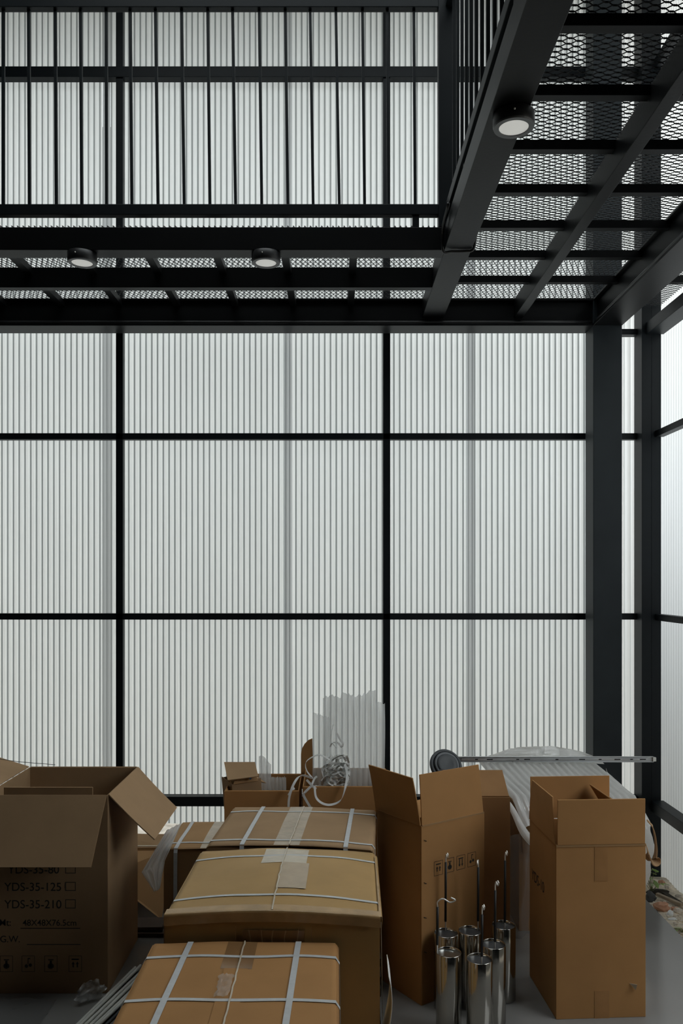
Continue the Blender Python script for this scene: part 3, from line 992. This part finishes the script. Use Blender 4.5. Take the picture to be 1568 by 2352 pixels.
# ---------------- H: tipped carton behind A, on dark boards, with a film bag hanging over it
Hc = thing('collapsed_carton', 'collapsed tan carton leaning behind the tall dark carton', 'carton', (0, 0, 0))
MB().prism([P(240, 2010, 3.83), P(371, 2113, 3.83), P(398, 1948, 3.97), P(240, 1950, 3.97)], -0.008).build('panel', 'card_a', Hc)
MB().prism([P(240, 1949, 3.975), P(398, 1947, 3.975), P(396, 1916, 4.06), P(240, 1914, 4.06)], -0.008).build('flap', 'card_c', Hc)
MB().prism([P(240, 1949, 3.985), P(398, 1947, 3.985), P(393, 2070, 4.22), P(240, 2050, 4.22)], 0.008).build('panel', 'card_d', Hc)
MB().prism([P(300, 1944, 3.962), P(372, 1944, 3.962), P(372, 1941, 3.972), P(300, 1941, 3.972)], -0.003).build('tape', 'tape_w', Hc)
for k, (z, c_) in enumerate(((0.0, 'dark_card'), (0.022, 'dark_card'))):
    o = MB().box(-0.25, 0.17, -0.05, 0.06, z, z + 0.018).build('flattened_board', c_, bevel=0.002)
    o.location = (-0.92 - 0.03 * k, 3.74 + 0.01 * k, 0.001)
    o.rotation_euler = (0, 0, math.radians(2 * k))
    tag(o, ['dark flattened board on the floor under the other one, behind the tall carton', 'dark flattened board lying on top of another behind the tall carton'][k],
        'board', 'dark boards behind the tall carton')

fb = MB()


def fan(u, v):
    # top knot near pixel (400,1900), fans down to (340..372, 2045)
    a = P(400, 1898, 3.42).lerp(P(352, 1990, 3.38), min(1, v / 0.6)) if v < 0.6 else P(352, 1990, 3.38).lerp(P(360, 2045, 3.36), (v - 0.6) / 0.4)
    wd = (0.07 + 0.06 * v) if v < 0.6 else (0.106 - 0.08 * (v - 0.6) / 0.4)
    x = (u - 0.5) * wd
    return (a.x + x * 0.9, a.y + 0.008 * math.sin(u * 22) + 0.012 * nz(u * 6, v * 8, 2), a.z + x * 0.45)


fb.grid(fan, 40, 30)
o = fb.build('film_bag', 'film_bag', smooth=True)
tag(o, 'crumpled white film bag hanging beside the low strapped carton', 'plastic bag')


# ---------------- canisters
def canister(x, y, hang, htop, label, hook, r=0.045, h=0.282, end='shaded_inside'):
    t = thing('canister', label, 'canister', (x, y, 0), group='polished steel canisters')
    MB().lathe([(0, 0.001), (r - 0.003, 0.001), (r, 0.004), (r, h - 0.002), (r - 0.001, h), (r - 0.0022, h - 0.001), (r - 0.0025, h - 0.012)], 48).build('body', 'steel', t, smooth=True)
    MB().lathe([(r - 0.002, h - 0.010), (0.0, h - 0.0115)], 48).build('mouth_disc', end, t, smooth=False)  # disc set across the open mouth
    a = math.radians(hang)
    rx, ry = (r - 0.005) * math.cos(a), (r - 0.005) * math.sin(a)
    rdp = MB().tube([(rx, ry, h - 0.03), (rx, ry, h + 0.05), (rx + 0.001, ry, htop - 0.03)], 0.0022, 8).build('rod', 'wire', t, smooth=True)
    MB().tube([(rx, ry, h + 0.025), (rx + 0.001, ry, htop - 0.035)], 0.0046, 10).build('sleeve', 'sleeve', rdp, smooth=True)
    hk = Vector(hook)
    b = Vector((rx + 0.001, ry, htop - 0.035))
    MB().tube(smooth_path([b, b + Vector((0, 0, 0.018)), b + hk * 0.3 + Vector((0, 0, 0.030)), b + hk * 0.7 + Vector((0, 0, 0.018)), b + hk + Vector((0, 0, 0.026)),
                           b + hk * 0.75 + Vector((0, 0, 0.035))], 6), 0.0026, 8).build('hook', 'wire', rdp, smooth=True)
    return t


canister(0.409, 3.085, 85, 0.565, 'steel canister against the cornerwise carton, farthest left at the back', (0.004, -0.03, 0.01))
canister(0.397, 2.925, 180, 0.475, 'steel canister front left, with a pale shining end and a hooked wire', (0.062, -0.004, 0.0), end='steel_d')
canister(0.503, 3.105, 35, 0.545, 'steel canister in the back row, between two others near the carton corner', (-0.01, -0.035, 0.0))
canister(0.567, 2.99, -92, 0.525, 'steel canister second from the right, just in front of the rightmost', (0.006, -0.03, 0.01))
canister(0.638, 3.155, -95, 0.575, 'steel canister farthest right, beside the shaded carton', (0.002, -0.03, 0.012))
canister(0.497, 2.875, -88, 0.485, 'steel canister front centre, nearest the camera', (0.003, -0.028, 0.01))

# ---------------- strap tangle over F
sb = thing('strap_tangle', 'tangle of loose white plastic straps spilling from the carton', 'straps', (0, 0, 0))


def strap_px(pts, wdir=(0, 0.35, 1), width=0.011):
    p = smooth_path([P(*q) for q in pts], 8)
    MB().ribbon(p, wdir, width, 0.0012).build('strap', 'strap_w', sb)


strap_px([(722, 1806, 3.86), (726, 1832, 3.85), (742, 1846, 3.85), (762, 1848, 3.85), (782, 1838, 3.85), (792, 1812, 3.86), (797, 1780, 3.9), (792, 1755, 3.95)], wdir=(0.5, 0.6, 0.7))
strap_px([(662, 1858, 3.84), (664, 1832, 3.84), (672, 1806, 3.85), (684, 1786, 3.88), (696, 1781, 3.92), (716, 1787, 3.96)], wdir=(0.8, 0.3, 0.3))
strap_px([(704, 1791, 3.87), (718, 1806, 3.87), (726, 1812, 3.88)], wdir=(0.4, 0.2, 0.9))
strap_px([(716, 1804, 3.87), (700, 1820, 3.86), (697, 1826, 3.86), (704, 1840, 3.86), (713, 1855, 3.86)], wdir=(0.8, 0.2, 0.5))
strap_px([(773, 1684, 4.0), (780, 1698, 4.0), (787, 1708, 4.0), (784, 1716, 4.0), (776, 1707, 4.0), (764, 1706, 4.02), (757, 1716, 4.02)], wdir=(0.6, 0.3, 0.4), width=0.009)
strap_px([(757, 1745, 4.0), (735, 1734, 4.0), (715, 1740, 4.0), (702, 1752, 4.0), (704, 1770, 4.0), (718, 1788, 4.0)], wdir=(0.2, 0.9, 0.4))
strap_px([(765, 1664, 4.02), (760, 1700, 4.02), (772, 1718, 4.01)], wdir=(0.3, 0.9, 0.1), width=0.006)
strap_px([(676, 1810, 3.87), (668, 1815, 3.86), (661, 1826, 3.86)], wdir=(0.3, 0.5, 0.8))
random.seed(12)
for k in range(34):
    cx, cy = random.uniform(722, 792), random.uniform(1752, 1806)
    cx = 792 - (792 - cx) * (0.35 + 0.65 * (cy - 1752) / 54)
    a0 = random.uniform(0, 6.28)
    pts = []
    rr = random.uniform(14, 36)
    for q in range(4):
        a0 += random.uniform(0.6, 1.5)
        pts.append((max(706, min(801, cx + rr * math.cos(a0) * random.uniform(.6, 1.2))), max(1728, min(1806, cy + rr * 0.8 * math.sin(a0))), random.uniform(3.95, 4.12)))
    strap_px(pts, wdir=(random.uniform(-1, 1), random.uniform(-1, 1), random.uniform(-1, 1)), width=random.choice((0.010, 0.011, 0.012)))

# ---------------- air column bags


def air_bag(name, label, x0, x1, y, z0, z1, ncol, mat, lean=0.0, seed=0, top_fn=None, curve=0.0):
    def surf(sign):
        def fn(u, v):
            x = x0 + (x1 - x0) * u
            tp = z1 + (top_fn(u) if top_fn else 0)
            z = z0 + (tp - z0) * v
            puff = abs(math.sin(math.pi * ncol * u)) ** 0.6 * 0.012 * min(1, (1 - v) * 14)
            yy = y + curve * (u - 0.5) ** 2 + sign * puff + lean * v
            crump = 0.010 * nz(u * 14, v * 3, seed) * (1.0 if v > 0.9 else 0.25)
            return (x + 0.004 * nz(v * 3, u * 2, seed), yy + crump, z + 0.012 * nz(u * 18, seed, v) * (1 if v > 0.97 else 0))
        return fn
    mb = MB()
    mb.grid(surf(-1), ncol * 6, 24)
    mb.grid(surf(1), ncol * 6, 24, flip=True)
    o_ = mb.build(name, mat, smooth=True)
    return tag(o_, label, 'air bag', 'clear air column bags')


air_bag('air_column_bag', 'wide clear air bag standing upright in the stuffed carton', (741 - PX) * 4.15 / F, (885 - PX) * 4.15 / F, 4.15, 0.30, EYE - (1606 - PY) * 4.15 / F,
        11, 'film', 0.02, 3, top_fn=lambda u: (0.0 if u < 0.3 else (0.028 if u < 0.86 else -0.03)) + 0.012 * math.sin(u * 9) + 0.014 * nz(u * 30, 2.2), curve=0.1)
air_bag('air_column_bag', 'narrow clear air bag at the left end of the stuffed carton', (718 - PX) * 4.1 / F, (758 - PX) * 4.1 / F, 4.09, 0.30, EYE - (1636 - PY) * 4.1 / F,
        4, 'film_t', 0.01, 8, top_fn=lambda u: -0.03 * u)
air_bag('air_column_bag', 'small clear air bag beside the torn box', (594 - PX) * 4.08 / F, (622 - PX) * 4.08 / F, 4.08, 0.40, EYE - (1748 - PY) * 4.08 / F,
        3, 'film', 0.01, 14, top_fn=lambda u: 0.025 * math.sin(3 * u + 1))
air_bag('air_column_bag', 'flat clear air bag lying low between the torn box and straps', (620 - PX) * 4.02 / F, (656 - PX) * 4.02 / F, 4.04, 0.40, EYE - (1785 - PY) * 4.04 / F,
        4, 'film_t', 0.0, 18)

# ---------------- K: covered carton under the draped wrap; L: carton carrying the reel
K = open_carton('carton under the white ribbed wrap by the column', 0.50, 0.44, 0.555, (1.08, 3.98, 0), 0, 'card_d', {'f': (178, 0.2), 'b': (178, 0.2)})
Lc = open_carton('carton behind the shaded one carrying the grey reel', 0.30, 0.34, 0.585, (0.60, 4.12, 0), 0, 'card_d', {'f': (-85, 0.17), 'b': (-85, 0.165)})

dr = MB()
NR = 17


def drape(u, v):
    # v 0 = back edge, 1 = front lip
    bl, br = Vector((0.735, 4.26, 0.655)), Vector((1.325, 4.30, 0.655))
    ml, mr_ = Vector((0.80, 3.76, 0.60)), Vector((1.37, 3.78, 0.60))
    fl, fr = Vector((0.825, 3.62, 0.505)), Vector((1.39, 3.62, 0.505))
    if v < 0.75:
        t = v / 0.75
        p = bl.lerp(ml, t).lerp(br.lerp(mr_, t), u)
    else:
        t = (v - 0.75) / 0.25
        p = ml.lerp(fl, t).lerp(mr_.lerp(fr, t), u)
    rid = abs(math.sin(math.pi * NR * u)) ** 0.6 * 0.017
    p.z += rid + 0.006 * nz(u * 5, v * 4, 9)
    p.y += -0.012 * abs(nz(u * 22, v * 3, 5)) * (1 if v > 0.9 else 0)
    return p


dr.grid(drape, NR * 6, 20)
wr_ = thing('ribbed_wrap', 'white ribbed bubble wrap draped over the carton near the column', 'packing wrap', (0, 0, 0))
dr.build('ribbed_sheet', 'film_w', wr_, smooth=True)
dr = MB()
dr.grid(lambda u, v: (0.79 + 0.60 * u, 4.36 + 0.02 * nz(u * 6, v * 4, 1) - 0.07 * (1 - v) * (1 - v),
                      0.64 + v * (0.02 + 0.06 * math.sin(math.pi * min(1, u * 1.05)) ** 0.7 + 0.006 * nz(u * 22, 3))), 40, 8)
dr.build('raised_edge', 'film_w', wr_, smooth=True)
dr = MB()


def side_drape(u, v):
    # hangs off the right edge of the carton down to the floor
    top_ = Vector((1.385, 4.25, 0.63)).lerp(Vector((1.385, 3.64, 0.52)), u)
    bot = Vector((1.50, 4.45, 0.16)).lerp(Vector((1.40, 3.80, 0.13)), u)
    p = top_.lerp(bot, v)
    p.x += 0.03 * math.sin(math.pi * v) + 0.022 * nz(u * 5, v * 5, 7)
    p.y += 0.02 * nz(u * 4, v * 6, 3)
    return p


dr.grid(side_drape, 24, 30)
dr.build('hanging_side', 'film_w', wr_, smooth=True)
dr = MB()
dr.grid(lambda u, v: (0.752 + 0.11 * u + 0.01 * nz(u * 5, v * 6, 2), 3.66 + 0.03 * math.sin(u * 6 + v * 2), 0.50 - 0.48 * v + 0.06 * (1 - u) * (1 - v) * -1), 14, 24)
dr.build('hanging_front', 'film_g', wr_, smooth=True)
dr = MB().tube(smooth_path([(0.735, 4.0, 0.63), (0.785, 3.74, 0.575), (0.815, 3.6, 0.50), (0.86, 3.50, 0.455)], 6), [0.006 + 0.012 * min(1, k / 12) for k in range(19)], 8)
dr.build('rolled_lip', 'film_w', wr_, smooth=True)

# grey reel
reel = thing('reel', 'dark grey plastic reel on the carton behind the upright flaps', 'reel', P(1022, 1760, 4.1), rot=(math.radians(58), math.radians(6), math.radians(12)))
MB().lathe([(0.0, 0.0), (0.078, 0.0), (0.083, 0.006), (0.083, 0.016), (0.07, 0.022), (0.068, 0.016), (0.05, 0.014)], 40).build('flange', 'grey_pl', reel, smooth=True)
MB().lathe([(0.052, 0.014), (0.052, 0.034), (0.046, 0.038), (0.03, 0.034), (0.0, 0.032)], 36).build('hub', 'grey_pl', reel, smooth=True)
MB().lathe([(0.060, 0.018), (0.064, 0.026), (0.060, 0.032), (0.053, 0.030)], 36).build('ring', 'grey_pl2', reel, smooth=True)
MB().ribbon(smooth_path([(-0.05, -0.055, 0.03), (-0.052, -0.06, 0.075), (0.0, -0.065, 0.088), (0.06, -0.055, 0.08), (0.095, -0.04, 0.045)], 6), (0.1, 1, 0.2), 0.03, 0.004).build('handle', 'grey_pl2', reel)
MB().box(0.06, 0.13, -0.035, -0.02, 0.0, 0.03).build('blue_label', 'blue', reel)

# aluminium rail lying across
al = thing('slide_rail', 'long silver metal rail lying across the white ribbed wrap', 'metal rail', P(1050, 1745, 4.22))
ln = (1500 - 1050) * 4.22 / F
m_ = MB()
m_.box(0, ln, -0.006, 0.006, -0.012, -0.009); m_.box(0, ln, 0.004, 0.006, -0.012, 0.017); m_.box(0, ln, -0.010, 0.006, 0.015, 0.017)
chn = m_.build('channel', 'alu', al, bevel=0.001)
MB().box(0.02, ln - 0.03, -0.003, 0.003, -0.004, 0.009).build('inner_slide', 'alu', al, bevel=0.001)
for k, x in enumerate((0.09, 0.15, 0.30, 0.34, 0.5, 0.62, 0.72, 0.80, 0.88, 0.93)):
    MB().box(x, x + (0.03 if k % 2 else 0.014), -0.0042, -0.003, 0.0, 0.005).build('slot', 'sleeve', chn)
MB().box(ln - 0.005, ln + 0.012, -0.008, 0.006, -0.008, 0.013).build('end_stop', 'wire', al, bevel=0.002)

# curled cardboard scrap right of B
cs = MB()
pp = smooth_path([P(1488, 1885, 3.52), P(1500, 1905, 3.5), P(1506, 1945, 3.5), P(1503, 1972, 3.5), P(1494, 1974, 3.48), P(1486, 1950, 3.46)], 8)
cs.ribbon(pp, (0.25, 1, 0.0), 0.07, 0.004)
o = cs.build('cardboard_curl', 'card_c')
tag(o, 'curled strip of cardboard poking out beside the slim carton', 'cardboard')

# ---------------- left foreground: rods and film on the floor
rd = thing('rod_bundle', 'bundle of thin pale rods on the floor beside the nearest carton', 'rods', (0, 0, 0))
for k in range(6):
    off = 0.021 * (k - 2.5)
    MB().tube([(-0.768 + off, 3.38, 0.012 + 0.008 * (k % 2)), (-0.985 + off, 2.45 + 0.03 * k, 0.012 + 0.006 * (k % 3))], 0.0068, 8).build('rod', 'rod', rd, smooth=True)
    MB().tube([(-0.758 + off, 3.38, 0.007), (-0.975 + off, 2.45 + 0.03 * k, 0.007)], 0.0055, 6).build('rod', 'grey_pl', rd, smooth=True)
fl_ = MB()
fl_.grid(lambda u, v: (-1.46 + 0.40 * u, 2.62 + 0.52 * v, 0.004 + 0.022 * abs(nz(u * 5, v * 5, 6)) + 0.012 * abs(nz(u * 14, v * 14, 2))), 40, 40)
o = fl_.build('film_sheet', 'film_g', smooth=True)
tag(o, 'dull crumpled film sheet on the floor before the tall dark carton', 'plastic film')
fl_ = MB()
fl_.grid(lambda u, v: (-0.972 + 0.09 * u + 0.02 * nz(v * 4, u), 3.10 + 0.05 * u + 0.03 * nz(u * 6, v * 5, 1), 0.008 + 0.075 * v * (0.6 + 0.4 * math.sin(3 * u))), 14, 14)
o = fl_.build('film_scrap', 'film_t', smooth=True)
tag(o, 'crumpled clear film scrap standing at the foot of the tall dark carton', 'plastic film')


# ---------------- rubble strip outside the slab
def rock(r, sq, seed, n=7):
    mb = MB()
    b = len(mb.v)

    def fn(u, v):
        th, ph = 2 * math.pi * u, math.pi * v
        d = Vector((math.sin(ph) * math.cos(th), math.sin(ph) * math.sin(th), math.cos(ph)))
        k = r * (1 + 0.45 * noise.noise(d * 1.4 + Vector((seed, seed * 0.7, 3))))
        return (d.x * k * sq[0], d.y * k * sq[1], d.z * k * sq[2])
    mb.grid(fn, n, n - 2)
    return mb


random.seed(5)


def ground_z(x):
    return -0.16 + 0.05 * (1.98 - x)


ms = MB()
ms.grid(lambda u, v: (Z_EDGE + 0.002 + 0.43 * u, 2.6 + 2.35 * v, -0.19 + 0.07 * (1 - u) + 0.035 * nz(u * 3, v * 9, 4)), 20, 80)
o = ms.build('rubble_bed', 'bed', smooth=True)
tag(o, 'strip of sandy rubble between the floor slab and side wall', 'ground', kind='structure')
gv = MB()
for k in range(420):
    x, y = random.uniform(Z_EDGE + 0.02, 1.87), random.uniform(3.2, 4.6)
    r_ = random.uniform(0.005, 0.014)
    u, v = (x - Z_EDGE - 0.002) / 0.43, (y - 2.6) / 2.35
    z = -0.19 + 0.07 * (1 - u) + 0.035 * nz(u * 3, v * 9, 4)
    rk = rock(r_, (1, 0.8, 0.6), k, 5)
    b = len(gv.v)
    gv.v += [(a + x, c + y, e + z + r_ * 0.3) for a, c, e in rk.v]
    gv.f += [tuple(b + i for i in f) for f in rk.f]
o = gv.build('gravel', 'stone')
tag(o, 'small pale gravel strewn along the slab edge', 'gravel', kind='stuff')


def bed_z(x, y):
    u, v = (x - Z_EDGE - 0.002) / 0.43, (y - 2.6) / 2.35
    return -0.19 + 0.07 * (1 - u) + 0.035 * nz(u * 3, v * 9, 4)


def on_bed(px, py):
    """where the pixel's ray meets the rubble"""
    d = 3.5
    for _ in range(30):
        x = (px - PX) * d / F
        d = (EYE - bed_z(x, d)) * F / (py - PY)
    return Vector(((px - PX) * d / F, d, bed_z((px - PX) * d / F, d)))


def place_rock(name, label, cat, px, py, r, sq, mat, seed, rz=0.0, group=None):
    p = on_bed(px, py)
    o_ = rock(r, sq, seed, 9).build(name, mat, smooth=False)
    o_.location = (p.x, p.y, p.z + r * sq[2] * 0.55)
    o_.rotation_euler = (0, 0, rz)
    return tag(o_, label, cat, group)


place_rock('brick_fragment', 'broken reddish brick lying beside the slab edge', 'brick', 1520, 2088, 0.042, (1.1, 0.85, 0.6), 'brick', 2, 0.5)
place_rock('brick_fragment', 'smaller brown brick piece to the right of the reddish brick', 'brick', 1548, 2092, 0.02, (1.1, 0.85, 0.7), 'brick', 9, 0.2)
place_rock('tile_shard', 'bright white tile shard among the rubble', 'shard', 1538, 2104, 0.02, (0.9, 0.7, 0.9), 'shard', 5)
place_rock('tile_shard', 'flat pale shard lying just below the bright white one', 'shard', 1544, 2112, 0.018, (1.3, 0.6, 0.35), 'shard', 13)
place_rock('rubble_stone', 'pale stone at the right edge of the rubble', 'stone', 1556, 2098, 0.026, (1, 0.8, 0.7), 'stone', 7)
place_rock('rubble_stone', 'long pale stone under the side wall', 'stone', 1532, 2040, 0.022, (1.6, 0.8, 0.7), 'stone', 11, 0.8)
place_rock('rubble_stone', 'brownish stone tucked under the side wall near the plant', 'stone', 1518, 2030, 0.018, (1.1, 0.9, 0.8), 'brick', 15)
place_rock('rubble_stone', 'knobbly stone at the foot of the side wall, far right', 'stone', 1562, 2066, 0.024, (1.2, 0.8, 0.8), 'stone', 19)
place_rock('concrete_lump', 'grey concrete lump behind the slim carton', 'concrete', 1494, 2070, 0.035, (0.8, 0.8, 0.9), 'plaster', 23)
place_rock('soil_clod', 'dark soil clod under the leafy weed', 'soil', 1510, 2052, 0.034, (1.8, 1.0, 0.45), 'soil', 27)
a, b = on_bed(1508, 2066), on_bed(1566, 2088)
o = MB().bar(a + Vector((0, 0, 0.03)), b + Vector((0, 0, 0.022)), 0.022, 0.016).build('wood_stick', 'wood', bevel=0.002)
tag(o, 'weathered wooden stick lying across the rubble', 'stick')
a, b = on_bed(1517, 2050), on_bed(1566, 2082)
o = MB().bar(a + Vector((0, 0, 0.01)), b + Vector((0, 0, 0.01)), 0.03, 0.01).build('soil_ridge', 'soil', bevel=0.002)
tag(o, 'dark ridge of soil behind the wooden stick', 'soil')


def weed(px, py, n, hgt, label, spread, seed):
    random.seed(seed)
    p = on_bed(px, py)
    t = thing('weed', label, 'plant', p)
    for k in range(n):
        a = random.uniform(0, 6.28)
        l = random.uniform(0.5, 1.0) * hgt
        s = random.uniform(0.2, 1.0) * spread
        tip = Vector((math.cos(a) * s, math.sin(a) * s, l))
        MB().tube(smooth_path([(0, 0, 0), tip * 0.5 + Vector((0, 0, 0.01)), tip], 3), 0.0014, 5).build('stem', 'stem', t)
        d = Vector((math.cos(a), math.sin(a), random.uniform(-0.3, 0.5))).normalized()
        sd = d.cross(Vector((0, 0, 1))).normalized()
        L_ = random.uniform(0.035, 0.06)
        wd = L_ * 0.24

        def lf(u, v):
            ww = wd * math.sin(math.pi * min(1, v * 0.95 + 0.04)) ** 0.8
            return tip + d * (L_ * v) + sd * ((u - 0.5) * 2 * ww) + Vector((0, 0, -0.012 * v * v - 0.004 * abs(u - 0.5)))
        MB().grid(lf, 2, 6).build('leaf', random.choice(('leaf', 'leaf', 'leaf2')), t, smooth=True)
    return t


weed(1496, 2052, 14, 0.11, 'leafy green weed growing beside the slim carton', 0.07, 3)
weed(1566, 2145, 7, 0.04, 'small grassy weed at the right edge by the slab', 0.03, 4)
weed(1492, 2012, 6, 0.06, 'little yellowish weed under the side wall', 0.04, 6)
